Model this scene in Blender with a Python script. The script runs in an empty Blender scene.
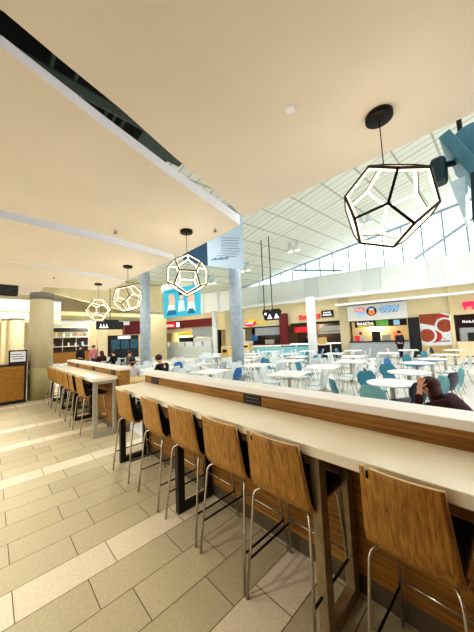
import bpy, math, random
from mathutils import Vector, Matrix
random.seed(7)
PI = math.pi
sc = bpy.context.scene
COL = sc.collection
# ------------------------------------------------------------------ camera
F_PX = 255.86
YAW, PIT, ROL = (math.radians(a) for a in (46.081, 4.892, -2.440))
EYE = Vector((0, 0, 1.72))
fw = Vector((-math.sin(YAW)*math.cos(PIT), math.cos(YAW)*math.cos(PIT), math.sin(PIT)))
r0 = Vector((math.cos(YAW), math.sin(YAW), 0)); u0 = r0.cross(fw)
rt = r0*math.cos(ROL)+u0*math.sin(ROL); up = u0*math.cos(ROL)-r0*math.sin(ROL)
cd = bpy.data.cameras.new('camera'); cam = bpy.data.objects.new('camera', cd); COL.objects.link(cam)
cd.sensor_width = 36; cd.sensor_fit = 'AUTO'; cd.lens = F_PX/632*36; cd.clip_start = .05; cd.clip_end = 300
m3 = Matrix((rt, up, -fw)).transposed(); m4 = m3.to_4x4(); m4.translation = EYE
cam.matrix_world = m4; sc.camera = cam
# hall frame: the atrium is turned 15 degrees from the bar
HA = math.radians(15)
HU = Vector((math.cos(HA), math.sin(HA), 0)); HV = Vector((-math.sin(HA), math.cos(HA), 0))
def H(u, v, z=0): return HU*u+HV*v+Vector((0, 0, z))
# ------------------------------------------------------------------ materials
def lin(c):
    f = lambda x: x/12.92 if x <= .04045 else ((x+.055)/1.055)**2.4
    return (f(c[0]/255), f(c[1]/255), f(c[2]/255), 1)
def newmat(name):
    m = bpy.data.materials.new(name); m.use_nodes = True
    nt = m.node_tree; b = nt.nodes['Principled BSDF']; return m, nt, b
def mat(name, rgb, rough=.5, metal=0, noise=.06, scale=8, emit=0, spec=.5, bump=0):
    """plain surface with a little procedural unevenness"""
    m, nt, b = newmat(name); c = lin(rgb)
    b.inputs['Roughness'].default_value = rough; b.inputs['Metallic'].default_value = metal
    b.inputs['Specular IOR Level'].default_value = spec
    tc = nt.nodes.new('ShaderNodeTexCoord'); n = nt.nodes.new('ShaderNodeTexNoise'); n.inputs['Scale'].default_value = scale
    n.inputs['Detail'].default_value = 4
    nt.links.new(tc.outputs['Object'], n.inputs['Vector'])
    r = nt.nodes.new('ShaderNodeValToRGB')
    r.color_ramp.elements[0].position = .3; r.color_ramp.elements[1].position = .7
    r.color_ramp.elements[0].color = [x*(1-noise) for x in c[:3]]+[1]
    r.color_ramp.elements[1].color = [min(1, x*(1+noise)) for x in c[:3]]+[1]
    nt.links.new(n.outputs['Fac'], r.inputs['Fac']); nt.links.new(r.outputs['Color'], b.inputs['Base Color'])
    if emit:
        nt.links.new(r.outputs['Color'], b.inputs['Emission Color']); b.inputs['Emission Strength'].default_value = emit
    if bump:
        bp = nt.nodes.new('ShaderNodeBump'); bp.inputs['Strength'].default_value = bump
        nt.links.new(n.outputs['Fac'], bp.inputs['Height']); nt.links.new(bp.outputs['Normal'], b.inputs['Normal'])
    return m
def wood(name, dark, mid, light, axis='z', rough=.42, sc_=1.0):
    m, nt, b = newmat(name); b.inputs['Roughness'].default_value = rough
    tc = nt.nodes.new('ShaderNodeTexCoord'); mp = nt.nodes.new('ShaderNodeMapping')
    s = {'x': (.8, 22, 22), 'z': (22, 22, .8), 'y': (22, .8, 22)}[axis]
    mp.inputs['Scale'].default_value = [k*sc_ for k in s]
    n = nt.nodes.new('ShaderNodeTexNoise'); n.inputs['Scale'].default_value = 1.6; n.inputs['Detail'].default_value = 7
    n.inputs['Roughness'].default_value = .62; n.inputs['Distortion'].default_value = .35
    oi = nt.nodes.new('ShaderNodeObjectInfo'); ad = nt.nodes.new('ShaderNodeVectorMath')
    sl = nt.nodes.new('ShaderNodeVectorMath'); sl.operation = 'SCALE'; sl.inputs[0].default_value = (7, 3, 5)
    nt.links.new(oi.outputs['Random'], sl.inputs['Scale'])
    nt.links.new(tc.outputs['Object'], ad.inputs[0]); nt.links.new(sl.outputs['Vector'], ad.inputs[1])
    nt.links.new(ad.outputs['Vector'], mp.inputs['Vector']); nt.links.new(mp.outputs['Vector'], n.inputs['Vector'])
    r = nt.nodes.new('ShaderNodeValToRGB'); e = r.color_ramp.elements
    e[0].position = .3; e[0].color = lin(dark); e[1].position = .72; e[1].color = lin(light)
    k = e.new(.5); k.color = lin(mid)
    nt.links.new(n.outputs['Fac'], r.inputs['Fac']); nt.links.new(r.outputs['Color'], b.inputs['Base Color'])
    return m
def glow(name, rgb, strength):
    m, nt, b = newmat(name)
    b.inputs['Base Color'].default_value = lin(rgb); b.inputs['Emission Color'].default_value = lin(rgb)
    b.inputs['Emission Strength'].default_value = strength; return m
def floor_tiles():
    m, nt, b = newmat('floor_tiles'); L = nt.links.new; N = nt.nodes.new
    tc = N('ShaderNodeTexCoord'); sp = N('ShaderNodeSeparateXYZ'); L(tc.outputs['Object'], sp.inputs[0])
    X0 = -1.365; W = .305
    ax = N('ShaderNodeMath'); ax.operation = 'SUBTRACT'; L(sp.outputs['X'], ax.inputs[0]); ax.inputs[1].default_value = X0-40*W
    ay = N('ShaderNodeMath'); ay.operation = 'SUBTRACT'; L(sp.outputs['Y'], ay.inputs[0]); ay.inputs[1].default_value = (.156+.667*.613)-31*.613
    cb = N('ShaderNodeCombineXYZ'); L(ay.outputs[0], cb.inputs['X']); L(ax.outputs[0], cb.inputs['Y'])
    br = N('ShaderNodeTexBrick'); L(cb.outputs[0], br.inputs['Vector'])
    br.offset = .667; br.offset_frequency = 2; br.squash = 1
    br.inputs['Scale'].default_value = 1; br.inputs['Mortar Size'].default_value = .0035; br.inputs['Mortar Smooth'].default_value = .2
    br.inputs['Brick Width'].default_value = .613; br.inputs['Row Height'].default_value = W; br.inputs['Bias'].default_value = 0
    br.inputs['Color1'].default_value = lin((186, 176, 146)); br.inputs['Color2'].default_value = lin((200, 190, 160))
    br.inputs['Mortar'].default_value = lin((96, 80, 56))
    br2 = N('ShaderNodeTexBrick'); L(cb.outputs[0], br2.inputs['Vector'])
    br2.offset = .667; br2.offset_frequency = 2
    for k in ('Scale', 'Mortar Size', 'Mortar Smooth', 'Brick Width', 'Row Height'): br2.inputs[k].default_value = br.inputs[k].default_value
    br2.inputs['Color1'].default_value = lin((222, 211, 186)); br2.inputs['Color2'].default_value = lin((229, 219, 196))
    br2.inputs['Mortar'].default_value = lin((110, 95, 70))
    # pale rows
    dv = N('ShaderNodeMath'); dv.operation = 'DIVIDE'; L(ax.outputs[0], dv.inputs[0]); dv.inputs[1].default_value = W
    fl = N('ShaderNodeMath'); fl.operation = 'FLOOR'; L(dv.outputs[0], fl.inputs[0])
    prev = None
    for k in (40, 36, 29, 24, 20, 11, 5, 45, 49):
        c = N('ShaderNodeMath'); c.operation = 'COMPARE'; L(fl.outputs[0], c.inputs[0]); c.inputs[1].default_value = k; c.inputs[2].default_value = .4
        if prev:
            a = N('ShaderNodeMath'); a.operation = 'MAXIMUM'; L(prev.outputs[0], a.inputs[0]); L(c.outputs[0], a.inputs[1]); prev = a
        else: prev = c
    mx = N('ShaderNodeMix'); mx.data_type = 'RGBA'; L(prev.outputs[0], mx.inputs['Factor'])
    L(br.outputs['Color'], mx.inputs['A']); L(br2.outputs['Color'], mx.inputs['B'])
    n = N('ShaderNodeTexNoise'); n.inputs['Scale'].default_value = 45; n.inputs['Detail'].default_value = 8; L(tc.outputs['Object'], n.inputs['Vector'])
    r = N('ShaderNodeValToRGB'); r.color_ramp.elements[0].color = (.9, .9, .9, 1); r.color_ramp.elements[1].color = (1.06, 1.06, 1.06, 1)
    r.color_ramp.elements[0].position = .3; r.color_ramp.elements[1].position = .7
    L(n.outputs['Fac'], r.inputs['Fac'])
    mu = N('ShaderNodeMix'); mu.data_type = 'RGBA'; mu.blend_type = 'MULTIPLY'; mu.inputs['Factor'].default_value = 1
    L(mx.outputs['Result'], mu.inputs['A']); L(r.outputs['Color'], mu.inputs['B'])
    L(mu.outputs['Result'], b.inputs['Base Color']); b.inputs['Roughness'].default_value = .42
    return m
def ceiling_grid():
    m, nt, b = newmat('ceiling_grid'); L = nt.links.new; N = nt.nodes.new
    tc = N('ShaderNodeTexCoord'); mp = N('ShaderNodeMapping'); mp.inputs['Rotation'].default_value = (0, 0, HA); L(tc.outputs['Object'], mp.inputs['Vector'])
    br = N('ShaderNodeTexBrick'); L(mp.outputs[0], br.inputs['Vector']); br.offset = 0; br.squash = 1
    br.inputs['Scale'].default_value = 1; br.inputs['Mortar Size'].default_value = .022; br.inputs['Brick Width'].default_value = 1.2
    br.inputs['Row Height'].default_value = .4; br.inputs['Mortar Smooth'].default_value = .05
    br.inputs['Color1'].default_value = lin((232, 234, 222)); br.inputs['Color2'].default_value = lin((226, 229, 216)); br.inputs['Mortar'].default_value = lin((186, 190, 176))
    br2 = N('ShaderNodeTexBrick'); L(mp.outputs[0], br2.inputs['Vector']); br2.offset = 0
    br2.inputs['Scale'].default_value = 1; br2.inputs['Mortar Size'].default_value = .05; br2.inputs['Brick Width'].default_value = 1.2; br2.inputs['Row Height'].default_value = 2.0
    br2.inputs['Color1'].default_value = (1, 1, 1, 1); br2.inputs['Color2'].default_value = (1, 1, 1, 1); br2.inputs['Mortar'].default_value = (.8, .82, .79, 1)
    mu = N('ShaderNodeMix'); mu.data_type = 'RGBA'; mu.blend_type = 'MULTIPLY'; mu.inputs['Factor'].default_value = 1
    L(br.outputs['Color'], mu.inputs['A']); L(br2.outputs['Color'], mu.inputs['B'])
    L(mu.outputs['Result'], b.inputs['Base Color']); b.inputs['Roughness'].default_value = .8
    return m
M = {}
M['floor'] = floor_tiles()
M['atrium_floor'] = mat('atrium_floor', (222, 222, 214), .3, scale=2)
M['plaster'] = mat('warm_plaster', (249, 240, 229), .85, noise=.03, scale=1.5)
M['fascia'] = mat('glowing_fascia', (240, 241, 246), .6, noise=.02, emit=.12)  # slight glow put into the material so panel edges look daylit
M['dark'] = mat('dark_void', (20, 24, 19), .9)
M['duct'] = mat('duct', (84, 96, 84), .6)
M['grid'] = ceiling_grid()
M['white'] = mat('white_paint', (240, 241, 238), .45, noise=.02)
M['band'] = mat('pale_band', (226, 230, 226), .5, noise=.02)
M['band2'] = mat('grey_band', (212, 219, 217), .5, noise=.02)
M['cream'] = mat('cream_wall', (238, 222, 180), .7, noise=.04, scale=2)
M['beige'] = mat('beige_column', (206, 194, 158), .6, noise=.04, scale=3)
M['olive'] = mat('olive_column_base', (166, 158, 112), .6, noise=.06, scale=3)
M['greyring'] = mat('grey_ring', (124, 122, 108), .5)
M['bluecol'] = mat('blue_grey_column', (176, 190, 202), .4, noise=.14, scale=5)
M['quartz'] = mat('cream_quartz', (240, 231, 208), .28, noise=.025, scale=40)
M['ledge'] = mat('white_ledge', (248, 245, 238), .3, noise=.02, scale=40)
M['oak'] = wood('oak_stool', (110, 70, 18), (166, 118, 42), (192, 148, 66), 'z', sc_=1.7)
M['oakx'] = wood('oak_panel', (104, 66, 18), (156, 108, 36), (182, 136, 56), 'x', sc_=1.1)
M['oaklight'] = wood('pale_oak', (186, 144, 78), (222, 186, 122), (236, 206, 148), 'x', sc_=.6)
M['oakrim'] = mat('oak_edge', (226, 192, 132), .5)
M['black'] = mat('black_fabric', (22, 20, 19), .9, noise=.2, scale=60)
M['blackmetal'] = mat('black_metal', (26, 25, 22), .4, .5)
M['bronze'] = mat('brushed_bronze_steel', (158, 141, 108), .42, .5, noise=.16, scale=20)
M['darkframe'] = mat('shaded_bronze_steel', (48, 43, 34), .45, .3, noise=.1, scale=20)  # leg frame steel with its backlit shade put into the colour
M['steel'] = mat('brushed_steel', (186, 182, 168), .38, .6, noise=.08, scale=20)
M['chrome'] = mat('chrome', (205, 200, 190), .22, .9, noise=.03)
M['kick'] = mat('kick_plate', (104, 92, 70), .4, .3)
M['led'] = glow('led_strip', (255, 238, 206), 1.35)
M['window'] = glow('clerestory_daylight', (238, 246, 255), 2.0)
M['mullion'] = mat('steel_blue_mullion', (150, 168, 178), .5)
M['teal'] = mat('teal_fixture', (92, 148, 168), .5, noise=.1)
M['darkteal'] = mat('dark_teal_fixture', (44, 72, 82), .5, noise=.1)
M['paleglass'] = mat('pale_screen', (190, 214, 224), .2, emit=.3)
M['navy'] = mat('navy_plastic', (12, 20, 46), .4)
M['tealplastic'] = mat('teal_plastic', (44, 128, 150), .4)
M['aqua'] = mat('pale_aqua_plastic', (128, 186, 196), .4)
M['blueplastic'] = mat('blue_plastic', (32, 110, 170), .4)
M['whiteplastic'] = mat('white_plastic', (212, 220, 220), .35, noise=.02)
M['tabletop'] = mat('white_laminate', (244, 247, 246), .25, noise=.02)
M['blueedge'] = mat('blue_edge_laminate', (120, 160, 208), .3)
M['signblue'] = mat('pale_blue_sign', (196, 220, 238), .5, noise=.02)
M['signnavy'] = mat('deep_teal_sign', (16, 72, 104), .5, noise=.04)
M['ink'] = mat('ink', (96, 122, 148), .6)
M['cyan'] = mat('cyan_screen', (64, 186, 214), .4, noise=.05, emit=.35)
M['skin'] = mat('skin', (220, 168, 136), .55, noise=.05)
M['skinpic'] = mat('picture_skin', (240, 200, 180), .5, emit=.3)
M['whitepic'] = mat('picture_white', (226, 240, 244), .5, emit=.3)
M['bluepic'] = mat('picture_blue', (24, 120, 176), .5, emit=.2)
M['hairblack'] = mat('dark_hair', (30, 22, 20), .5, noise=.3, scale=40)
M['hairbrown'] = mat('brown_hair', (64, 26, 22), .5, noise=.3, scale=40)
M['red'] = mat('red_sign', (224, 44, 62), .5, emit=.35)
M['pink'] = mat('pink_red_sign', (244, 52, 100), .5, emit=.5)
M['maroon'] = mat('maroon_wall', (112, 22, 30), .6, noise=.1)
M['darkmaroon'] = mat('dark_maroon', (52, 16, 26), .6, noise=.1)
M['yellow'] = mat('yellow_sign', (238, 206, 60), .5, emit=.3)
M['orange'] = mat('orange_sign', (238, 130, 50), .5, emit=.3)
M['green'] = mat('menu_green', (96, 160, 70), .5, noise=.4, emit=.5)
M['signwhite'] = mat('lit_white_lettering', (250, 250, 248), .5, emit=.6)
M['bluetext'] = mat('pale_blue_lettering', (152, 198, 232), .5, emit=.4)
M['bluerim'] = mat('blue_lettering_edge', (40, 110, 176), .5)
M['signblack'] = mat('sign_black', (22, 22, 24), .5)
M['shutter'] = mat('grey_shutter', (168, 172, 176), .5)
M['interior'] = mat('dim_interior', (74, 58, 46), .8, noise=.3, scale=3)
M['darkinterior'] = mat('dark_interior', (30, 27, 26), .8, noise=.3, scale=3)
M['food'] = mat('food_brown', (158, 72, 36), .6, noise=.5, scale=14)
M['foodred'] = mat('food_red', (200, 48, 36), .6, noise=.3, scale=9)
M['shirtwhite'] = mat('white_shirt', (228, 232, 236), .8, noise=.04)
M['clothblack'] = mat('black_cloth', (24, 22, 24), .9, noise=.15, scale=30)
M['clothnavy'] = mat('navy_cloth', (36, 34, 60), .9, noise=.1)
M['clothgrey'] = mat('grey_cloth', (96, 92, 90), .9, noise=.1)
M['clothmaroon'] = mat('dark_maroon_cloth', (52, 14, 20), .9, noise=.15, scale=30)
M['clothpink'] = mat('pink_cloth', (206, 130, 140), .9, noise=.1)
M['jeans'] = mat('jeans', (52, 62, 88), .9, noise=.1)
M['eye'] = mat('eye', (24, 18, 14), .3)
M['lip'] = mat('lip', (166, 82, 76), .5)
M['screenblue'] = mat('display_case_blue', (36, 84, 104), .3, noise=.4, scale=5, emit=.1)
M['warm'] = glow('warm_lamp', (255, 236, 190), 2.6)
# ------------------------------------------------------------------ mesh helpers
class MB:
    def __init__(s): s.v = []; s.f = []; s.m = []
    def add(s, vs, fs, mi=0):
        o = len(s.v); s.v += [Vector(p) for p in vs]; s.f += [[i+o for i in f] for f in fs]; s.m += [mi]*len(fs)
    def box(s, x0, x1, y0, y1, z0, z1, T=None, mi=0):
        vs = [Vector((x, y, z)) for z in (z0, z1) for y in (y0, y1) for x in (x0, x1)]
        if T: vs = [T(*p) for p in vs]
        s.add(vs, [(0, 2, 3, 1), (4, 5, 7, 6), (0, 1, 5, 4), (2, 6, 7, 3), (0, 4, 6, 2), (1, 3, 7, 5)], mi); return s
    def hexa(s, a, b, mi=0):
        """solid between two quads a and b (4 points each, same order)"""
        s.add(list(a)+list(b), [(3, 2, 1, 0), (4, 5, 6, 7), (0, 1, 5, 4), (1, 2, 6, 5), (2, 3, 7, 6), (3, 0, 4, 7)], mi); return s
    def prism(s, pts, vec, mi=0):
        n = len(pts); vec = Vector(vec); pts = [Vector(p) for p in pts]
        s.add(pts+[p+vec for p in pts], [tuple(range(n-1, -1, -1)), tuple(range(n, 2*n))]+[(i, (i+1) % n, n+(i+1) % n, n+i) for i in range(n)], mi); return s
    def tube(s, pts, r, n=8, mi=0):
        pts = [Vector(p) for p in pts]; rings = []; ref = None
        for i, p in enumerate(pts):
            d = (pts[min(i+1, len(pts)-1)]-pts[max(i-1, 0)]).normalized()
            if ref is None: ref = Vector((0, 0, 1)) if abs(d.z) < .9 else Vector((1, 0, 0))
            a = (ref-d*ref.dot(d)).normalized(); b = d.cross(a); ref = a
            rr = r[i] if isinstance(r, (list, tuple)) else r
            rings.append([p+(a*math.cos(2*PI*k/n)+b*math.sin(2*PI*k/n))*rr for k in range(n)])
        vs = [q for R_ in rings for q in R_]; fs = []
        for i in range(len(pts)-1):
            for k in range(n): fs.append((i*n+k, i*n+(k+1) % n, (i+1)*n+(k+1) % n, (i+1)*n+k))
        fs += [tuple(range(n-1, -1, -1)), tuple((len(pts)-1)*n+k for k in range(n))]
        s.add(vs, fs, mi); return s
    def lathe(s, prof, n=24, c=(0, 0, 0), mi=0):
        c = Vector(c); vs = []; fs = []
        for (r, z) in prof:
            vs += [c+Vector((r*math.cos(2*PI*k/n), r*math.sin(2*PI*k/n), z)) for k in range(n)]
        for i in range(len(prof)-1):
            for k in range(n): fs.append((i*n+k, i*n+(k+1) % n, (i+1)*n+(k+1) % n, (i+1)*n+k))
        fs += [tuple(range(n-1, -1, -1)), tuple((len(prof)-1)*n+k for k in range(n))]
        s.add(vs, fs, mi); return s
    def ball(s, c, rx, ry, rz, n=12, k=8, mi=0):
        c = Vector(c); vs = [c+Vector((0, 0, -rz))]; fs = []
        for j in range(1, k):
            t = -PI/2+PI*j/k
            vs += [c+Vector((rx*math.cos(t)*math.cos(2*PI*i/n), ry*math.cos(t)*math.sin(2*PI*i/n), rz*math.sin(t))) for i in range(n)]
        vs.append(c+Vector((0, 0, rz))); L_ = len(vs)-1
        for i in range(n): fs.append((0, 1+(i+1) % n, 1+i)); fs.append((L_, L_-n+i, L_-n+(i+1) % n))
        for j in range(k-2):
            for i in range(n): a = 1+j*n; fs.append((a+i, a+(i+1) % n, a+n+(i+1) % n, a+n+i))
        s.add(vs, fs, mi); return s
    def mesh(s, name, mats, smooth=False):
        me = bpy.data.meshes.new(name); me.from_pydata([tuple(p) for p in s.v], [], s.f)
        for mm in (mats if isinstance(mats, (list, tuple)) else [mats]): me.materials.append(mm)
        for p, k in zip(me.polygons, s.m): p.material_index = k; p.use_smooth = smooth
        me.update(); return me
    def build(s, name, mats, parent=None, smooth=False, bevel=0, loc=None):
        o = bpy.data.objects.new(name, s.mesh(name, mats, smooth)); COL.objects.link(o)
        if parent: o.parent = parent
        if loc: o.location = loc
        if bevel:
            b = o.modifiers.new('bevel', 'BEVEL'); b.width = bevel; b.segments = 2; b.limit_method = 'ANGLE'
        if smooth:
            try: o.data.shade_auto_smooth  # noqa
            except Exception: pass
        return o
def tag(o, label=None, cat=None, group=None, kind=None):
    if label: o['label'] = label
    if cat: o['category'] = cat
    if group: o['group'] = group
    if kind: o['kind'] = kind
    return o
def empty(name, loc=(0, 0, 0), rz=0, label=None, cat=None, group=None):
    o = bpy.data.objects.new(name, None); COL.objects.link(o); o.empty_display_size = .1
    o.location = loc; o.rotation_euler = (0, 0, rz); return tag(o, label, cat, group)
def struct(o): o['kind'] = 'structure'; return o
def copy_tree(o, parent=None):
    c = o.copy(); COL.objects.link(c)
    if parent: c.parent = parent
    for ch in list(o.children): copy_tree(ch, c)
    return c
def text_mesh(name, body, size, mat_, parent=None, ext=.01, M_=None, align='CENTER', off=0):
    cu = bpy.data.curves.new(name, 'FONT'); cu.body = body; cu.size = size; cu.extrude = ext; cu.offset = off; cu.align_x = align; cu.align_y = 'CENTER'
    t = bpy.data.objects.new(name, cu); COL.objects.link(t)
    dg = bpy.context.evaluated_depsgraph_get(); me = bpy.data.meshes.new_from_object(t.evaluated_get(dg))
    bpy.data.objects.remove(t); me.materials.clear(); me.materials.append(mat_)
    if M_: me.transform(M_)
    o = bpy.data.objects.new(name, me); COL.objects.link(o)
    if parent: o.parent = parent
    return o
STAND = Matrix.Rotation(PI/2, 4, 'X')      # text facing -Y

# ================================================================== SETTING
# floors
b = MB(); b.box(-24, 4.5, -6, 2.06, -.12, 0); struct(b.build('floor', M['floor']))
b = MB(); b.box(-34, 14, 2.06, 32, -.12, 0); struct(b.build('floor_atrium', M['atrium_floor']))
b = MB(); b.box(1.9, 2.1, -1.9, 1.34, 0, 3.05); struct(b.build('shade_wall_right', M['oakx']))  # unseen wall added to shade the right end under the counter
b = MB(); b.box(-.9, 2.1, -1.9, -1.7, 0, 3.05); struct(b.build('shade_wall_back', M['oakx']))  # unseen wall added to block light from behind the camera
# low ceiling panels over the bar (all hang at 3.06 m)
ZC = 3.06
def slab(name, pts, t, mats):
    n = len(pts); mb = MB()
    mb.add([(x, y, ZC) for x, y in pts]+[(x, y, ZC+(t(y) if callable(t) else t)) for x, y in pts], [tuple(range(n))[::-1]], 0)
    o = len(mb.v)-2*n
    mb.f.append([o+n+i for i in range(n)]); mb.m.append(1)
    for i in range(n): mb.f.append([o+i, o+(i+1) % n, o+n+(i+1) % n, o+n+i]); mb.m.append(1)
    return struct(mb.build(name, mats))
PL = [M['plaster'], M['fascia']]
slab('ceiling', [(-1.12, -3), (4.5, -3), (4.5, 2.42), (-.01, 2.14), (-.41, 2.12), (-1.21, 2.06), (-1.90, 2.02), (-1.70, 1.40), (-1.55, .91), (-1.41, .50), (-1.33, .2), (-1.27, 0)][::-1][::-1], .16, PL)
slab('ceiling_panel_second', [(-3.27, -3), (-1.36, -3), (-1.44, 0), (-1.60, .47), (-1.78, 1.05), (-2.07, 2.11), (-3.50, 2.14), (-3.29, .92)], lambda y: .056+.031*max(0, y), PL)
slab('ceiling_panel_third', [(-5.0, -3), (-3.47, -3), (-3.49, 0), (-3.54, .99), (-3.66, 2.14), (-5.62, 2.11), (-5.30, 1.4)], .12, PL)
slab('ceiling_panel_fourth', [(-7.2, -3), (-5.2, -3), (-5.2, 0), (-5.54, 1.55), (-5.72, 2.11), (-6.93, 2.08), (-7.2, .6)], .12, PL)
# dark plenum over the panels, ending where the atrium begins
b = MB(); b.box(-7.3, 4.5, -3, 1.83, 4.4, 4.5); b.box(-7.3, 4.5, -3.1, -3, 3.1, 4.5); struct(b.build('ceiling_plenum', M['dark']))
b = MB()
for x, r in ((-2.55, .05), (-3.2, .03)): b.tube([(x, -3, 4.1), (x, 1.75, 4.1)], r)
for y in (-.1, .33, .52, .86, .95, 1.05): b.tube([(-3.4, y, 4.3), (-1.0, y, 4.3)], .018)
b.box(-2.9, -1.6, 1.18, 1.8, 4.1, 4.35)
tag(b.build('ceiling_ductwork', M['duct']), 'dark ducts and pipes seen through the slot between ceiling panels', 'ductwork')
# atrium ceiling, sloping up along the hall
def ceilz(u): return 6.25 if u < -11.3 else 7.34+.2*(u+5.77)
def sheet(name, us, v0, v1, z, m, thick=.12):
    mb = MB()
    for u in us:
        for dz in (0, thick):
            mb.v += [H(u, v0, z(u)+dz), H(u, v1, z(u)+dz)]
    for i in range(len(us)-1):
        a = i*4; c = a+4
        for f in ((a, a+1, c+1, c), (a+2, c+2, c+3, a+3), (a, c, c+2, a+2), (a+1, a+3, c+3, c+1)): mb.f.append(list(f)); mb.m.append(0)
    mb.f += [[0, 2, 3, 1], [len(mb.v)-4, len(mb.v)-3, len(mb.v)-1, len(mb.v)-2]]; mb.m += [0, 0]
    for p in mb.v: pass
    return mb
# built in a local frame turned with the hall so the grid runs along it
def hall_obj(name, mb_local, m, **k):
    o = mb_local.build(name, m, **k); o.rotation_euler = (0, 0, HA); return o
mb = MB(); us = [-34, -11.3, 9]
for u in us:
    for dz in (0, .12): mb.v += [Vector((u, 1.0 if u > -12 else 4, ceilz(u)+dz)), Vector((u, 20.4, ceilz(u)+dz))]
for i in range(2):
    a = i*4; c = a+4
    for f in ((a, a+1, c+1, c), (a+2, c+2, c+3, a+3), (a, c, c+2, a+2), (a+1, a+3, c+3, c+1)): mb.f.append(list(f)); mb.m.append(0)
struct(hall_obj('ceiling_atrium', mb, M['grid']))
# long dark slot in the atrium ceiling beside the clerestory
# clerestory: one long row of panes with mullions
VW = 20.0
mb = MB(); mb.add([(-11.3, VW+.1, 6.2), (9, VW+.1, 6.2), (9, VW+.1, ceilz(9)), (-11.3, VW+.1, 6.25)], [(0, 1, 2, 3)])
struct(hall_obj('window_1', mb, M['window']))
mb = MB()
us = [-10.6, -9.6, -8.6, -7.6, -6.6, -5.5, -4.4, -3.4, -2.3, -1.2, -.1, 1.0, 2.1, 3.2, 4.3, 5.4, 6.6]
for u in us: mb.box(u-.045, u+.045, VW-.06, VW+.06, 6.2, ceilz(u)+.02)
mb.prism([(-11.3, VW-.1, 6.25-.08), (9, VW-.1, ceilz(9)-.15), (9, VW-.1, ceilz(9)+.1), (-11.3, VW-.1, 6.25+.1)], (0, .18, 0))
struct(hall_obj('window_frame_1', mb, M['mullion']))
# diagonal braces in front of the glass
for i, (ua, za, ub, zb) in enumerate(((1.6, 6.3, 6.0, 9.0), (-6.4, 6.95, -2.8, 6.3))):
    mb = MB(); mb.tube([(ua, VW-.25, za), (ub, VW-.25, zb)], .09)
    tag(hall_obj('diagonal_brace', mb, M['mullion']), ('long steel brace rising to the right across the clerestory windows', 'short steel brace falling to the right across the clerestory windows')[i], 'brace')
# white band under the clerestory
mb = MB(); mb.box(-11.6, 9, 19.9, 20.3, 4.45, 6.2)
u = -11.6; k = 0
for w in (1.9, .8, 3.2, 1.1, 3.0, 1.2, 2.6, .8, 4.2, 1.0):
    mb.box(u+.01, u+w-.01, 19.86, 19.9, 4.5, 6.17, mi=(0 if k % 2 == 0 else 1)); u += w; k += 1
struct(hall_obj('wall_clerestory', mb, [M['band'], M['band2']]))
mb = MB(); mb.box(-11.6, 9, 19.3, 20.3, 4.27, 4.5)
struct(hall_obj('trim_1', mb, M['white'], bevel=.03))
mb = MB(); mb.box(-34, -11.6, 20.0, 20.3, 4.1, 6.3)
for u in (-32, -29.5, -27, -24.5, -22, -19.5, -17.5, -15.6, -13.8): mb.box(u, u+1.5, 19.94, 20, 4.3, 6.2, mi=1)
struct(hall_obj('wall_upper_left', mb, [M['band'], M['white']]))
# storefront wall (cream) with piers between the shops, and its soffit
mb = MB(); mb.box(-34, 9, 20.0, 20.3, 2.55, 4.3); mb.box(-34, 9, 23.0, 23.2, 0, 3)
struct(hall_obj('wall_storefront', mb, M['cream']))
mb = MB(); mb.box(-3.25, 9, 18.6, 18.8, 3.62, 3.76); mb.box(-3.25, 9, 18.8, 20, 3.7, 3.76)
struct(hall_obj('trim_2', mb, M['white']))
mb = MB(); mb.box(-34, 9, 20.3, 23, 2.6, 2.7); struct(hall_obj('ceiling_shops', mb, M['beige']))
for i, (a, c, m) in enumerate(((-3.25, -2.65, 'beige'), (.9, 1.5, 'signblack'), (3.05, 3.2, 'cream'), (-11.9, -11.45, 'white'), (-13.3, -12.6, 'beige'), (-14.55, -14.1, 'signblack'), (-22.6, -22.0, 'cream'))):
    mb = MB(); mb.box(a, c, 19.85, 20.3, 0, 4.27 if m != 'signblack' else 2.55); struct(hall_obj('trim_%d' % (3+i), mb, M[m]))
mb = MB(); mb.lathe([(.36, 0), (.36, 3.5)], 20, (-7.45, 19.6, 0)); struct(hall_obj('trim_12', mb, M['maroon'], smooth=False))

# ------------------------------------------------------------------ columns
def column(x, y, r, h, m, label, ring=None, base=None):
    root = empty('column', (x, y, 0), 0, label, 'column')
    z0 = 0
    if base: MB().lathe([(r*1.01, 0), (r*1.01, base[0])], 32).build('column_base', base[1], root, True); z0 = base[0]
    MB().lathe([(r, z0), (r, h)], 32).build('shaft', m, root, True)
    if ring: MB().lathe([(r*1.01, h-ring), (r*1.03, h-ring*.5), (r*1.01, h)], 32).build('collar', M['greyring'], root, True)
    return root
c = H(-10.2, 4.0)
column(c.x, c.y, .335, 3.52, M['beige'], 'thick cream round column with olive base beside the wood kiosk', .22, (1.02, M['olive']))
c = H(-5.40, 8.9); column(c.x, c.y, .25, 7.2, M['bluecol'], 'pale blue round column standing under the light blue banner')
c = H(-11.08, 9.0); column(c.x, c.y, .26, 6.0, M['bluecol'], 'pale blue column left of the hanging cyan screen')
c = H(-4.72, 17.7); column(c.x, c.y, .3, 4.3, M['white'], 'slim white round column in front of the red shop sign')
c = H(-13.6, 18.6); column(c.x, c.y, .22, 4.2, M['white'], 'thin pale pillar at right end of the red fascia')
column(-15.0, .80, .27, 3.0, M['beige'], 'distant cream column just left of the thick column', .1)
column(-15.4, .50, .2, 3.0, M['cream'], 'thin distant cream column at left edge above the kiosk', .08)
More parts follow.
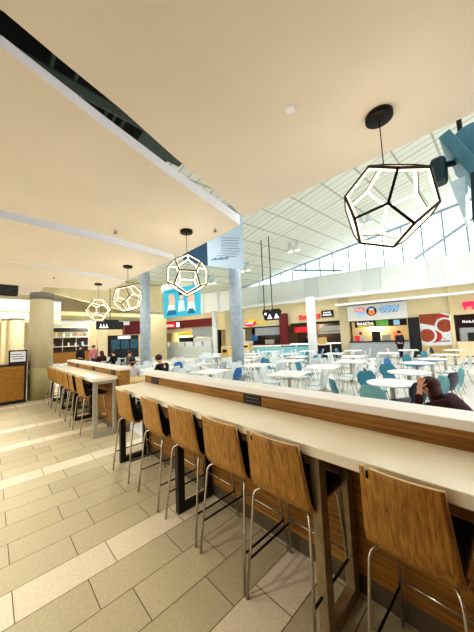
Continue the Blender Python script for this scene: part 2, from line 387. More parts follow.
# ================================================================== BAR COUNTERS
def frame_part(x, y0, y1, h, w=.075, d=.06):
    mb = MB()
    mb.box(x-d/2, x+d/2, y0, y0+w, 0, h); mb.box(x-d/2, x+d/2, y1-w, y1, 0, h)
    mb.box(x-d/2, x+d/2, y0+w, y1-w, 0, .07); mb.box(x-d/2, x+d/2, y0+w, y1-w, h-.06, h)
    return mb
def bar(x0, x1, frames, label):
    root = empty('bar_counter', (x0, 1.35, 0), 0, label, 'bar counter')
    T = lambda x, y, z: Vector((x-x0, y-1.35, z))
    mb = MB(); mb.box(x0, x1, 1.35, 1.815, 1.02, 1.08, T); mb.build('countertop', M['quartz'], root, bevel=.004)
    for fx, m in frames:
        f = frame_part(fx-x0, .04, .46, 1.02); f.build('leg_frame', M[m], root, bevel=.003)
    return root
def divider(x0, x1, plates, label):
    root = empty('divider_wall', (x0, 1.82, 0), 0, label, 'divider wall')
    L_ = x1-x0
    MB().box(0, L_, 0, .19, .13, 1.185).build('wood_panel', M['oakx'], root)
    MB().box(.005, L_-.005, .005, .185, 0, .13).build('kick_plate', M['kick'], root)
    MB().box(-.03, L_+.03, -.02, .21, 1.185, 1.24).build('ledge', M['ledge'], root, bevel=.006)
    for px in plates:
        q = MB().box(px-x0-.11, px-x0+.11, -.008, 0, 1.085, 1.17).build('outlet_plate', M['signblack'], root)
        mb = MB(); mb.box(px-x0-.085, px-x0+.085, -.011, -.008, 1.142, 1.146); mb.box(px-x0-.085, px-x0+.085, -.011, -.008, 1.11, 1.114)
        mb.build('outlet_slots', M['greyring'], q)
    return root
bar(-4.06, 1.85, [(-4.0, 'darkframe'), (-2.42, 'darkframe'), (-.845, 'bronze'), (.75, 'bronze')], 'long near bar counter with cream top and steel frame legs')
divider(-4.10, 1.85, (-3.75, -1.73, .3), 'near oak divider wall with white ledge behind the long counter')
bar(-9.95, -5.3, [(-5.38, 'steel'), (-6.95, 'darkframe'), (-8.45, 'darkframe'), (-9.9, 'darkframe')], 'far bar counter with cream top beyond the near one')
divider(-9.95, -5.22, (-5.6, -7.0, -8.6), 'far oak divider wall with white ledge behind the distant counter')

# ================================================================== BAR STOOLS
def curve_pts(ps, n=5):
    """round the corners of a polyline"""
    ps = [Vector(p) for p in ps]; out = [ps[0]]
    for i in range(1, len(ps)-1):
        a, b_, c_ = ps[i-1], ps[i], ps[i+1]
        r = min(.05, (a-b_).length*.4, (c_-b_).length*.4)
        p0 = b_+(a-b_).normalized()*r; p2 = b_+(c_-b_).normalized()*r
        for k in range(n+1):
            t = k/n; out.append(p0*(1-t)**2+b_*2*t*(1-t)+p2*t*t)
    out.append(ps[-1]); return out
def shell_sheet(prof, halfw, cols=14, notch=None, curve=.0):
    mb = MB(); R_ = len(prof)
    for j, (y, z) in enumerate(prof):
        hw = halfw(j/(R_-1))
        for i in range(cols+1):
            s_ = -1+2*i/cols
            mb.v.append(Vector((s_*hw, y+curve*(1-s_*s_)*(-1), z)))
    for j in range(R_-1):
        for i in range(cols):
            if notch and notch(j, i): continue
            a = j*(cols+1)+i; mb.f.append([a, a+1, a+cols+2, a+cols+1]); mb.m.append(0)
    return mb
def make_stool():
    # local: back faces -Y (toward the aisle), origin on the floor at the middle of the feet
    root = empty('bar_stool', (0, 0, 0))
    zs = [1.085-.03*k for k in range(12)]
    prof = [(-.235+.055*((1.085-z)/.36), z) for z in zs]           # back leans out at the top
    prof += [(-.168, .72), (-.155, .695), (-.12, .682), (-.08, .68)]
    mb = shell_sheet(prof, lambda t: .205+.03*min(1, t*1.25), 15, lambda j, i: j < 1 and i == 1 or (j == 1 and i == 1), .02)
    o = mb.build('backrest', [M['oak'], M['oakrim']], root, True)
    sm = o.modifiers.new('thickness', 'SOLIDIFY'); sm.thickness = .014; sm.offset = 1; sm.material_offset_rim = 1
    # seat shell (ply) + dark pad on top and up the back
    mb = MB(); mb.box(-.225, .225, -.11, .235, .695, .71); mb.build('seat', M['oak'], root, bevel=.006)
    mb = MB(); mb.box(-.222, .222, -.135, .24, .712, .755)
    mb.build('seat_pad', M['black'], root, bevel=.015)
    zz = [1.05-.03*k for k in range(11)]
    fy = lambda z: -.235+.055*((1.085-z)/.36)+.012
    mb = MB(); n_ = len(zz)
    for z in zz:
        th = .03+.075*(1.05-z)/.3
        for x in (-.198-.02*(1.05-z)/.3, .198+.02*(1.05-z)/.3): mb.v += [Vector((x, fy(z), z)), Vector((x, fy(z)+th, z))]
    for k in range(n_-1):
        a = 4*k; c = a+4
        for f in ((a, a+2, c+2, c), (a+1, c+1, c+3, a+3), (a, c, c+1, a+1), (a+2, a+3, c+3, c+2)): mb.f.append(list(f)); mb.m.append(0)
    mb.f += [[0, 1, 3, 2], [4*n_-4, 4*n_-2, 4*n_-1, 4*n_-3]]; mb.m += [0, 0]
    mb.build('back_pad', M['black'], root, bevel=.008)
    for sx in (-1, 1):
        rear = curve_pts([(sx*.10, -.06, .685), (sx*.216, -.175, .672), (sx*.25, -.25, 0)])
        mb = MB().tube(rear, .0095, 8); mb.build('leg', M['chrome'], root, True)
        front = curve_pts([(sx*.10, .17, .685), (sx*.205, .18, .68), (sx*.25, .25, 0)])
        mb = MB().tube(front, .0095, 8); mb.build('leg', M['chrome'], root, True)
        f = lambda t, y: (sx*(.25-.038*t), y, .68*t)
        mb = MB().tube([(sx*.236, -.2205, .24), (sx*.236, .224, .24)], .008, 6); mb.build('side_rail', M['blackmetal'], root, True)
    MB().tube([(-.233, .222, .28), (.233, .222, .28)], .009, 6).build('foot_rail', M['chrome'], root, True)
    MB().tube([(-.10, -.06, .685), (.10, -.06, .685)], .0095, 6).build('seat_support', M['chrome'], root, True)
    MB().tube([(-.10, .17, .685), (.10, .17, .685)], .0095, 6).build('seat_support', M['chrome'], root, True)
    return root
proto = make_stool()
ordinal = ['first', 'second', 'third', 'fourth', 'fifth', 'sixth', 'seventh']
near = [(-3.61, 1.505, .03), (-2.83, 1.52, -.02), (-2.19, 1.525, .01), (-1.61, 1.52, 0), (-1.085, 1.52, 0), (-.375, 1.53, -.03)]
nl = ['oak-backed bar stool at the left end of the near counter, dark seat showing',
      'second oak-backed bar stool from the left end of the near counter',
      'third oak-backed bar stool along near counter, in front of the middle dark frame leg',
      'fourth oak-backed bar stool of the near counter, below the black outlet plate',
      'fifth oak-backed bar stool of the near counter, left of the bronze steel post',
      'closest oak-backed bar stool in the lower right corner, right of the bronze post']
for i, (x, y, a) in enumerate(near):
    o = proto if i == 0 else copy_tree(proto)
    o.location = (x, y, 0); o.rotation_euler.z = a; tag(o, nl[i], 'bar stool', 'bar stools along the near counter')
    if i == 5: o.scale = (.80, 1, 1)
for i, x in enumerate((-5.98, -6.75, -7.35, -7.95, -8.55, -9.15, -9.7)):
    o = copy_tree(proto); o.location = (x, 1.50, 0); o.rotation_euler.z = (.05, -.03, .02, 0, .04, -.02, .03)[i]
    tag(o, ['nearest oak-backed bar stool at the far counter, beside the grey steel frame', 'second nearest oak-backed bar stool at the far counter', 'third nearest oak-backed bar stool at the far counter', 'middle oak-backed bar stool at the far counter, fourth from its near end',
            'fifth oak-backed bar stool from the near end of the far counter', 'oak-backed bar stool second from the cream column at far counter', 'farthest oak-backed bar stool at the far counter, closest to the cream column'][i], 'bar stool', 'bar stools along the far counter')

# ================================================================== PENDANTS
PHI = (1+5**.5)/2
dv = [Vector((a, b_, c_)) for a in (-1, 1) for b_ in (-1, 1) for c_ in (-1, 1)]
for a in (-1, 1):
    for b_ in (-1, 1): dv += [Vector((0, a/PHI, b_*PHI)), Vector((a/PHI, b_*PHI, 0)), Vector((a*PHI, 0, b_/PHI))]
de = [(i, j) for i in range(20) for j in range(i) if abs((dv[i]-dv[j]).length-2/PHI) < .01]
def dodeca_bars(R, r_in, r_out, w):
    """box-section struts along the edges, from radius factor r_in to r_out"""
    mb = MB()
    for i, j in de:
        a = dv[i]*(R/math.sqrt(3)); c_ = dv[j]*(R/math.sqrt(3)); mid = ((a+c_)/2).normalized(); t = (c_-a).normalized(); s_ = mid.cross(t)*w/2
        q0 = [a*r_in-s_, a*r_in+s_, a*r_out+s_, a*r_out-s_]; q1 = [c_*r_in-s_, c_*r_in+s_, c_*r_out+s_, c_*r_out-s_]
        mb.hexa(q0, q1)
    return mb
def pendant(x, y, zc, R, rot, label, lamp, roll=0.):
    root = empty('pendant_lamp', (x, y, zc), 0, label, 'pendant lamp', 'dodecahedron pendant lamps over the bar')
    MB().lathe([(.072, ZC-zc-.03), (.077, ZC-zc-.026), (.077, ZC-zc)], 32).build('canopy', M['blackmetal'], root, True)
    MB().tube([(0, 0, R*.93), (0, 0, ZC-zc-.03)], .003, 6).build('cable', M['blackmetal'], root)
    f = dodeca_bars(R, .965, 1.0, .0135).build('frame', M['blackmetal'], root)
    ax = Vector((x, y, zc))-EYE
    Q = Matrix.Rotation(roll, 4, ax.normalized()) @ Matrix.Rotation(rot, 4, 'Z'); f.matrix_local = Q
    g = dodeca_bars(R*.963, .945, 1.0, .0125).build('light_strip', M['led'], root); g.matrix_local = Q
    d = bpy.data.lights.new('pendant_glow', 'POINT'); d.energy = lamp; d.color = (1, .85, .62); d.shadow_soft_size = .12
    l = bpy.data.objects.new('pendant_glow', d); COL.objects.link(l); l.location = (0, 0, 0); l.parent = root
    return root
PR = math.radians(-76)
pendant(-.42, 1.70, 2.475, .262, PR, 'large nearest black and glowing dodecahedron pendant lamp at upper right', 3, math.radians(20))
pendant(-2.60, 1.70, 2.50, .262, math.radians(57), 'dodecahedron pendant lamp in front of the cyan screen', 3, math.radians(3))
pendant(-4.48, 1.70, 2.49, .262, PR+math.radians(-12), 'third dodecahedron pendant lamp, left of the tall pale blue column', 3, math.radians(14))
pendant(-6.20, 1.70, 2.475, .262, PR+math.radians(70), 'farthest dodecahedron pendant lamp above the black arrow sign', 3)
# ceiling bits
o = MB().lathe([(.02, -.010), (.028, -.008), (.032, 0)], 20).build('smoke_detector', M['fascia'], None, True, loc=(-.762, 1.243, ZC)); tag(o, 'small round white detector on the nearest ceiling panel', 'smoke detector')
for (x, y, t) in ((-3.12, 1.04, 'small grey sprinkler on the second ceiling panel'), (-6.0, .85, 'small grey sprinkler on the farthest low ceiling panel'), (-2.35, 1.95, 'small grey sprinkler near the front edge of ceiling panel beside second pendant')):
    r = empty('sprinkler_head', (x, y, ZC+.005), 0, t, 'sprinkler')
    MB().lathe([(.012, -.03), (.012, 0)], 10).build('stem', M['steel'], r, True); MB().lathe([(.022, -.034), (.022, -.03)], 12).build('deflector', M['greyring'], r)

# ================================================================== KIOSK at the left
root = empty('kiosk', (-10.55, -1.2, 0), 0, 'oak fronted kiosk counter at the left edge before the thick column', 'kiosk')
mb = MB()
for k in range(6): mb.box(-.6, 0, 0, 1.98, .1+.175*k, .1+.175*k+.172)
mb.build('plank_front', M['oakx'], root)
MB().box(-.62, .01, 0, 1.98, 1.15, 1.2).build('counter_top', M['signblack'], root, bevel=.004)
MB().box(-.58, -.02, 0, 1.96, 0, .1).build('plinth', M['signblack'], root)
MB().box(-.6, 0, 1.985, 2.04, 0, 1.2).build('end_panel', M['signblack'], root)
root = empty('menu_display', (-10.6, .42, 1.2), 0, 'black framed white display board standing on the oak kiosk', 'display')
MB().box(-.03, 0, -.02, .43, .0, .43).build('frame', M['signblack'], root)
MB().box(0, .005, .02, .39, .07, .39).build('panel', M['shirtwhite'], root)
mb = MB()
for k, (a, c) in enumerate(((.05, .30), (.05, .36), (.08, .33))): mb.box(.005, .008, a, c, .29-.07*k, .31-.07*k)
mb.build('printed_lines', M['clothgrey'], root)
# ================================================================== LEFT END OF THE HALL (plane X = -19)
mb = MB(); mb.box(-16.4, -16, -8, 2.6, 2.95, 4.0); struct(mb.build('wall_left', M['white']))
mb = MB(); mb.box(-15.99, -15.9, -8, 2.6, 3.4, 3.48); mb.box(-15.99, -15.95, -8, 2.6, 2.9, 3.06); struct(mb.build('trim_15', M['cream']))
mb = MB(); mb.box(-30, -16, -8, 2.6, 4.9, 5.0); mb.box(-30, -29.8, -8, 26, 0, 6.5); mb.box(-21.3, -21, -8, 3, 0, 2.9); struct(mb.build('wall_far_left', M['beige']))
mb = MB(); mb.box(-16.35, -15.6, -8, .85, 4.2, 4.6); struct(mb.build('ceiling_left_void', M['dark']))
# sloped light soffit over the left shops
mb = MB(); mb.prism([(-19.2, 1.6, 5.2), (-19.2, 7.0, 4.1), (-19.2, 10, 4.1), (-19.2, 10, 6.2), (-19.2, 1.6, 6.2)], (-.3, 0, 0)); struct(mb.build('wall_left_upper', M['cream']))
mb = MB(); mb.box(-19.2, -7.4, -6, 1.9, 4.75, 4.85); struct(mb.build('ceiling_left', M['plaster']))
mb = MB(); mb.box(-19.1, -18.6, 1.6, 8.8, 3.28, 3.55); struct(mb.build('trim_16', M['olive']))
mb = MB(); mb.box(-19.0, -18.7, 1.6, 7.2, 2.98, 3.26); struct(mb.build('trim_18', M['white']))
mb = MB(); mb.box(-22.4, -22.2, 1.5, 12, 0, 4.2); struct(mb.build('wall_left_back', M['beige']))
mb = MB(); mb.box(-19.3, -18.9, 6.9, 8.8, 2.3, 3.26); struct(mb.build('wall_left_maroon', M['maroon']))
mb = MB(); mb.box(-19.2, -18.8, 5.15, 5.75, 0, 3.55); struct(mb.build('trim_17', M['cream']))
# shop with shelves
root = empty('shop_shelving', (-20.6, 2.7, 0), 0, 'tall open shop shelving with pale stock at the far left', 'shelving')
mb = MB()
for z in (.9, 1.6, 2.25, 2.9): mb.box(-.4, 0, 0, 2.4, z, z+.06)
for y in (0, .8, 1.6, 2.36): mb.box(-.4, -.3, y, y+.05, 0, 3.2)
mb.build('rack', M['whiteplastic'], root)
MB().box(-.02, .02, .05, 2.3, 2.62, 2.88).build('header_board', M['signblack'], root)
MB().box(-.38, -.34, .02, 2.38, .9, 2.2).build('back_panel', M['interior'], root)
for k in range(16):
    z = (.96, 1.66, 2.31)[k % 3]; y = .1+.14*k
    o = MB().box(0, .1, 0, .1, 0, .18+.1*random.random()).build('package', M[('shirtwhite', 'clothpink', 'cream', 'bluetext', 'clothgrey')[k % 5]], None, loc=(-20.75, 2.7+y, z))
    tag(o, 'small package standing on the far left shop shelving', 'package', 'packages on the far shop shelving')
root = empty('shop_counter', (-18.7, 2.6, 0), 0, 'brown wood shop counter below the far left shelving', 'shop counter')
MB().box(-.5, 0, 0, 2.5, 0, 1.3).build('counter_body', M['oakx'], root); MB().box(-.52, .02, 0, 2.5, 1.3, 1.36).build('counter_top', M['darkmaroon'], root)
root = empty('display_fridge', (-18.6, 5.85, 0), 0, 'dark drinks display case glowing blue below the black arrow sign', 'display case')
MB().box(-.7, 0, 0, 1.95, 0, 2.25).build('cabinet', M['signblack'], root); 
for y in (.08, .72, 1.36): MB().box(0, .02, y, y+.52, 1.3, 1.95).build('glass_door', M['screenblue'], root)
MB().box(0, .03, .5, 1.35, 2.0, 2.2).build('lit_header', M['signwhite'], root)
# ================================================================== HANGING SIGNS
def person_icon(mb, x, z, s, y):
    mb.prism([(x+s*.22*math.cos(t*PI/4), y, z+s*.72+s*.22*math.sin(t*PI/4)) for t in range(8)], (0, -.004, 0))
    mb.prism([(x-.3*s, y, z-s*.6), (x+.3*s, y, z-s*.6), (x+.16*s, y, z+s*.45), (x-.16*s, y, z+s*.45)], (0, -.004, 0))
root = empty('wayfinding_sign', H(-5.68, 13.0, 2.62), HA, 'black hanging sign with white icons on two long rods mid hall', 'hanging sign')
mb = MB(); mb.prism([(-.5, 0, .5), (-.36, 0, 0), (.44, 0, 0), (.58, 0, .5)], (0, .25, 0)); mb.build('sign_box', M['signblack'], root)
mb = MB()
for x, s in ((-.05, .17), (.35, .17)):
    mb.prism([(x-.14, -.004, .10), (x+.14, -.004, .10), (x, -.004, .36)], (0, -.004, 0)); mb.box(x-.15, x+.15, -.008, -.004, .07, .09)
mb.box(-.36, -.22, -.008, -.004, .3, .42)
mb.build('white_icons', M['signwhite'], root)
for x in (-.40, .08):
    MB().tube([(x, .12, .5), (x, .12, ceilz(-5.68+x)-2.62)], .028, 8).build('rod', M['darkframe'], root)
mb = MB(); mb.box(-.46, -.1, .02, .24, .5, .6); mb.box(.02, .5, .02, .24, .5, .6); mb.build('mounting', M['signblack'], root)
root = empty('wayfinding_sign', (-10.0, 2.7, 2.23), PI/2, 'black hanging sign with white arrow icons at the far left', 'hanging sign')
MB().box(0, .92, 0, .12, 0, .29).build('sign_box', M['signblack'], root)
mb = MB()
for x in (.12, .22, .32): mb.prism([(x-.035, -.002, .07), (x+.045, -.002, .07), (x+.005, -.002, .22)], (0, -.004, 0))
mb.box(.08, .38, -.006, -.002, .05, .07)
mb.build('white_icons', M['signwhite'], root)
MB().tube([(.46, .06, .29), (.46, .06, 2.5)], .012).build('rod', M['blackmetal'], root); MB().box(.25, .75, .02, .1, .29, .36).build('mounting', M['signblack'], root)
# big banner box around the blue column
P_ = lambda u, v, z: H(u, v, z)
root = empty('hanging_banner', (0, 0, 0), 0, 'large pale blue banner with printed paragraph high on the column', 'banner')
A = H(-5.70, 7.5, 0); Bp = H(-4.13, 7.5, 0); Cc = H(-5.70-1.62, 7.95, 0)
mb = MB(); mb.add([A+Vector((0, 0, 4.46)), H(-4.17, 7.5, 4.02), H(-4.09, 7.5, 6.0), A+Vector((0, 0, 6.0))], [(0, 1, 2, 3)])
mb.build('front_face', M['signblue'], root)
mb = MB(); mb.add([Cc+Vector((0, 0, 5.05)), A+Vector((0, 0, 4.46)), A+Vector((0, 0, 6.0)), Cc+Vector((0, 0, 6.0))], [(0, 1, 2, 3)]); mb.build('side_face', M['signnavy'], root)
mb = MB(); q_ = H(-4.19, 7.5); mb.add([Cc+Vector((0, 0, 5.05)), q_+Vector((0, 0, 4.02)), q_+Vector((0, 0, 6)), Cc+Vector((0, 0, 6.0))], [(0, 1, 2, 3)]); mb.build('back_face', M['signblue'], root)
mb = MB()
W0 = 7.49
for k in range(8):
    z = 5.36-.095*k; mb.box(-5.06, -5.06+(.78, .74, .76, .72, .77, .75, .7, .62)[k], W0-.004, W0, z, z+.016, lambda u, v, zz: H(u, v, zz-.26*(u+5.06)))
mb.build('printed_text', M['ink'], root)
mb = MB()
for k in range(9): mb.box(-5.52+.085*k, -5.46+.085*k, W0-.004, W0, 4.62, 4.66+.02*(k % 3), lambda u, v, zz: H(u, v, zz-.12*(u+5.5)))
mb.box(-5.25, -5.1, W0-.004, W0, 4.72, 4.735, lambda u, v, zz: H(u, v, zz))
mb.build('small_emblem', M['ink'], root)
# hanging picture screen
root = empty('hanging_screen', H(-14.0, 13.0, 3.36), HA, 'hanging cyan picture screen showing three people in white', 'screen')
W_ = 3.36
mb = MB(); mb.box(0, W_, 0, .12, 0, 2.02); mb.build('panel', M['cyan'], root)
def disc(mb, x, z, rx, rz, y=-.004, n=14): mb.prism([(x+rx*math.cos(2*PI*k/n), y, z+rz*math.sin(2*PI*k/n)) for k in range(n)], (0, .003, 0))
mb = MB(); disc(mb, .85, 1.05, .30, .62, -.004); disc(mb, 1.75, 1.35, .18, .24, -.004); disc(mb, 2.6, 1.0, .32, .66, -.004); disc(mb, .72, 1.45, .2, .22, -.004); disc(mb, 2.45, 1.4, .2, .22, -.004)
mb.build('picture_faces', M['skinpic'], root)
mb = MB(); mb.prism([(1.4, -.008, .35), (2.05, -.008, .35), (1.98, -.008, 1.1), (1.5, -.008, 1.1)], (0, .003, 0)); mb.prism([(.35, -.008, .3), (1.25, -.008, .3), (1.1, -.008, .85), (.5, -.008, .9)], (0, .003, 0)); mb.prism([(2.2, -.008, .3), (3.0, -.008, .3), (2.9, -.008, .9), (2.4, -.008, .9)], (0, .003, 0))
mb.build('picture_shirts', M['whitepic'], root)
mb = MB(); disc(mb, 1.75, 1.6, .24, .14, -.010); mb.build('picture_hair', M['hairblack'], root)
for pp in ([(.3, -.011, .15), (1.3, -.011, .15), (1.2, -.011, .5), (.45, -.011, .5)], [(2.3, -.011, .12), (2.95, -.011, .12), (2.8, -.011, .45), (2.4, -.011, .45)]):
    MB().prism(pp, (0, .003, 0)).build('picture_sleeve', M['bluepic'], root)
mb = MB()
for k in range(9): mb.box(.35+.1*k, .42+.1*k, -.008, -.004, 1.8, 1.86+.02*(k % 2))
mb.build('picture_lettering', M['bluepic'], root)
for x in (.5, 2.8): MB().tube([(x, .06, 2.02), (x, .06, 6.25-3.36)], .015).build('rod', M['blackmetal'], root)
# ceiling twin spotlights
def twin(u, v, label, E=0):
    z = ceilz(u); root = empty('twin_spotlight', H(u, v, z), HA, label, 'spotlight', 'white twin spotlights under the atrium ceiling')
    for s in (-.22, .22):
        MB().lathe([(.19, -.62), (.17, -.3), (.08, -.22), (.04, 0)], 16).build('lamp_head', M['whiteplastic'], root, True, loc=(s, 0, 0))
        MB().lathe([(.15, -.632), (.15, -.622)], 16).build('lens', M['warm'], root, loc=(s, 0, 0))
    if E:
        d = bpy.data.lights.new('spot', 'SPOT'); d.energy = E; d.spot_size = math.radians(150); d.spot_blend = 1; d.shadow_soft_size = .2; d.color = (.95, .98, 1)
        l = bpy.data.objects.new('spot', d); COL.objects.link(l); l.parent = root; l.location = (0, 0, -.75)
    return root
E0 = 430
twin(-4.8, 15.1, 'white twin spotlight right of the two sign rods', E0)
twin(-8.2, 15.0, 'white twin spotlight just right of the blue banner', E0)
twin(-10.9, 14.7, 'white twin spotlight under the banner, above the cyan screen', E0)
twin(-.85, 15.5, 'white twin spotlight seen through the nearest pendant lamp', E0)
for u, v in ((1.5, 12.0), (3.5, 7.0), (-4.0, 10.0), (-14.5, 8.0), (2.5, 17.0), (-7.0, 5.5)):  # added fill spots without fixtures, brighten the hall
    d = bpy.data.lights.new('spot', 'SPOT'); d.energy = E0; d.spot_size = math.radians(150); d.spot_blend = 1; d.shadow_soft_size = .2
    l = bpy.data.objects.new('spot', d); COL.objects.link(l); l.location = H(u, v, ceilz(u)-.5)
# dark teal display and speakers hanging at upper right
root = empty('hanging_display', (-.2, 3.3, 3.4), 0, 'dark teal tilted display with speaker hanging in upper right corner', 'hanging display')
R0 = Vector((-.2, 3.3, 3.4))
def loc(p): return Vector(p)-R0
a, c = Vector((-.289, 3.2, 3.65)), Vector((-.095, 3.2, 3.16)); d_ = (c-a).normalized(); n_ = Vector((-d_.z, 0, d_.x))
mb = MB(); q = [a-n_*.0, a+n_*.10, a+n_*.10+Vector((0, .5, .0)), a+Vector((0, .5, 0))]; mb.hexa([loc(p) for p in q], [loc(p+(c-a)) for p in q]); mb.build('display_back', M['teal'], root, bevel=.01)
mb = MB(); mb.hexa([loc(p) for p in ((-.245, 3.25, 3.17), (-.185, 3.25, 2.80), (-.185, 3.65, 2.80), (-.245, 3.65, 3.17))], [loc(p) for p in ((-.13, 3.25, 3.18), (-.16, 3.25, 2.78), (-.16, 3.65, 2.78), (-.13, 3.65, 3.18))]); mb.build('display_front', M['paleglass'], root)
mb = MB(); mb.box(-.09, .16, 3.2, 3.6, 2.72, 3.17, lambda x, y, z: loc((x-.06*(3.17-z), y, z))); mb.build('dark_cabinet', M['darkteal'], root, bevel=.01)
mb = MB(); mb.box(-.395, -.265, 3.2, 3.42, 3.22, 3.47, lambda x, y, z: loc((x+.05*(z-3.2), y, z))); mb.build('speaker', M['darkteal'], root, bevel=.04)
mb = MB(); mb.tube([loc((-.05, 3.35, 3.55)), loc((-.05, 3.85, 3.55))], .19, 24); mb.build('drum', M['teal'], root, bevel=.02)
mb = MB(); mb.tube([loc((-.13, 3.4, 3.55)), loc((-.13, 3.4, 7.9))], .022, 8); mb.build('pole', M['blackmetal'], root)
mb = MB(); mb.tube([loc((-.3, 3.3, 3.4)), loc((-.2, 3.4, 3.42))], .03, 8); mb.build('bracket', M['darkteal'], root)

# ================================================================== SHOPS ALONG THE FAR WALL
def shop(name, label, u0, v0=20.0): return empty(name, H(u0, v0, 0), HA, label, 'food stall')
def bx(root, name, m, u0, u1, z0, z1, y0=-.06, y1=0): return MB().box(u0, u1, y0, y1, z0, z1).build(name, M[m], root)
def glyphs(root, name, m, x0, x1, z0, z1, n, y=-.1, t=.04):
    """lettering too small to read: a row of uneven upright strokes"""
    mb = MB(); w = (x1-x0)/n
    for k in range(n):
        x = x0+k*w; h = (z1-z0); p = (k*37) % 5
        mb.box(x, x+w*.25, y-t, y, z0, z0+h*(1 if p != 2 else .75)); 
        if p in (0, 3): mb.box(x, x+w*.75, y-t, y, z0+h*.8, z0+h)
        if p in (1, 3, 4): mb.box(x, x+w*.75, y-t, y, z0, z0+h*.2)
        if p in (0, 1, 2): mb.box(x+w*.5, x+w*.75, y-t, y, z0, z0+h*.8)
        if p in (2, 4): mb.box(x, x+w*.7, y-t, y, z0+h*.4, z0+h*.58)
    return mb.build(name, M[m], root)
# shop A: oval red and yellow sign
s = shop('food_stall', 'food stall with red and yellow oval sign and grey menu panel', -11.45)
bx(s, 'back_wall', 'darkinterior', 0, 3.65, 0, 2.55, 1.6, 1.7); bx(s, 'counter', 'cream', 0, 3.6, 0, 1.0, -.5, .1); bx(s, 'counter_top', 'maroon', 0, 3.6, 1.0, 1.08, -.55, .12)
bx(s, 'menu_panel', 'shutter', 1.2, 3.6, 1.85, 2.5, -.05, 0); bx(s, 'dark_trim', 'signblack', 0, 3.65, 2.5, 2.6, -.08, 0)
mb = MB(); disc(mb, .75, 2.95, .6, .27, -.1); q = mb.build('sign_oval', M['red'], s)
mb = MB(); disc(mb, .9, 3.18, .4, .14, -.12); mb.build('sign_swoosh', M['yellow'], s)
glyphs(s, 'oval_lettering', 'signwhite', .35, 1.15, 2.88, 3.04, 5, -.11, .02); glyphs(s, 'yellow_lettering', 'yellow', 1.45, 2.4, 2.88, 3.12, 4)
bx(s, 'white_cups', 'whiteplastic', .1, .95, 1.1, 1.4, -.3, 0); bx(s, 'blue_machine', 'blueplastic', .7, 1.15, 1.4, 1.95, .1, .5); bx(s, 'steel_equipment', 'steel', 2.0, 2.8, 1.1, 1.45, .2, .5)
# shop B: red sign and black sign
s = shop('food_stall', 'food stall with red sign beside a black and white sign', -7.0)
bx(s, 'back_wall', 'interior', 0, 3.7, 0, 2.6, 1.6, 1.7); bx(s, 'counter', 'darkinterior', 0, 3.7, 0, 1.0, -.5, .1); bx(s, 'counter_top', 'signwhite', 0, 3.7, 1.0, 1.08, -.55, .12)
bx(s, 'dark_trim', 'signblack', 0, 3.75, 2.5, 2.68, -.1, 0)
bx(s, 'red_menu', 'red', .1, 1.3, 1.95, 2.4, .5, .6); bx(s, 'white_menu', 'whiteplastic', 2.2, 3.7, 1.95, 2.35, .5, .6)
bx(s, 'steel_hood', 'steel', 2.1, 3.7, 1.75, 1.9, .2, .6); bx(s, 'wood_box', 'oaklight', 2.2, 2.8, .9, 1.5, -.6, -.3)
glyphs(s, 'red_lettering', 'red', .75, 2.45, 2.93, 3.3, 6, -.05, .08)
q = bx(s, 'black_sign', 'signblack', 2.5, 3.35, 3.0, 3.5, -.12, 0); glyphs(s, 'white_lettering', 'signwhite', 2.6, 3.25, 3.1, 3.22, 6, -.12, .02); glyphs(s, 'white_lettering', 'signwhite', 2.65, 3.2, 3.28, 3.4, 5, -.12, .02)
# COW shop
s = shop('food_stall', 'white fronted stall with blue COW lettering and round orange emblem', -2.65)
bx(s, 'sign_band', 'white', 0, 3.55, 2.55, 3.62, -.3, 0)
bx(s, 'back_wall', 'cream', 0, 3.55, 0, 2.55, 1.6, 1.7); bx(s, 'counter', 'shutter', 0, 3.5, 0, 1.05, -.5, .1); bx(s, 'counter_top', 'signblack', 0, 3.5, 1.05, 1.12, -.55, .12)
m0 = Matrix.Translation((2.3, -.36, 3.16)) @ STAND
text_mesh('cow_lettering', 'COW', .50, M['bluetext'], s, .03, Matrix.Translation((2.53, -.37, 3.2)) @ STAND @ Matrix.Scale(.86, 4, (1, 0, 0)), off=.018)
text_mesh('lettering_edge', 'COW', .50, M['bluerim'], s, .02, Matrix.Translation((2.54, -.325, 3.195)) @ STAND @ Matrix.Scale(.86, 4, (1, 0, 0)), off=.042)
text_mesh('the_lettering', 'THE', .3, M['bluetext'], s, .03, Matrix.Translation((.9, -.36, 3.02)) @ STAND @ Matrix.Scale(.9, 4, (1, 0, 0)), off=.01)
bx(s, 'red_plaque', 'red', .55, 1.1, 3.22, 3.42, -.36, -.3); glyphs(s, 'plaque_lettering', 'signwhite', .6, 1.05, 3.27, 3.37, 6, -.36, .01)
mb = MB(); disc(mb, 1.53, 3.15, .31, .31, -.34, 24); q = mb.build('round_emblem', M['signblack'], s)
mb = MB(); disc(mb, 1.53, 3.08, .21, .2, -.35, 20); mb.build('emblem_centre', M['orange'], q)
mb = MB(); disc(mb, 1.53, 3.28, .17, .09, -.355, 16); mb.build('emblem_top', M['bluetext'], q)
q = bx(s, 'menu_board', 'signblack', .35, 3.5, 2.1, 2.52, .3, .4)
bx(s, 'yellow_menu', 'yellow', .55, 1.6, 2.12, 2.2, .28, .3); glyphs(s, 'menu_lettering', 'signwhite', .5, 1.6, 2.25, 2.45, 8, .3, .02)
bx(s, 'green_menu', 'green', 1.7, 2.45, 2.15, 2.5, .27, .3); bx(s, 'blue_menu', 'bluetext', 2.75, 3.1, 2.15, 2.48, .27, .3)
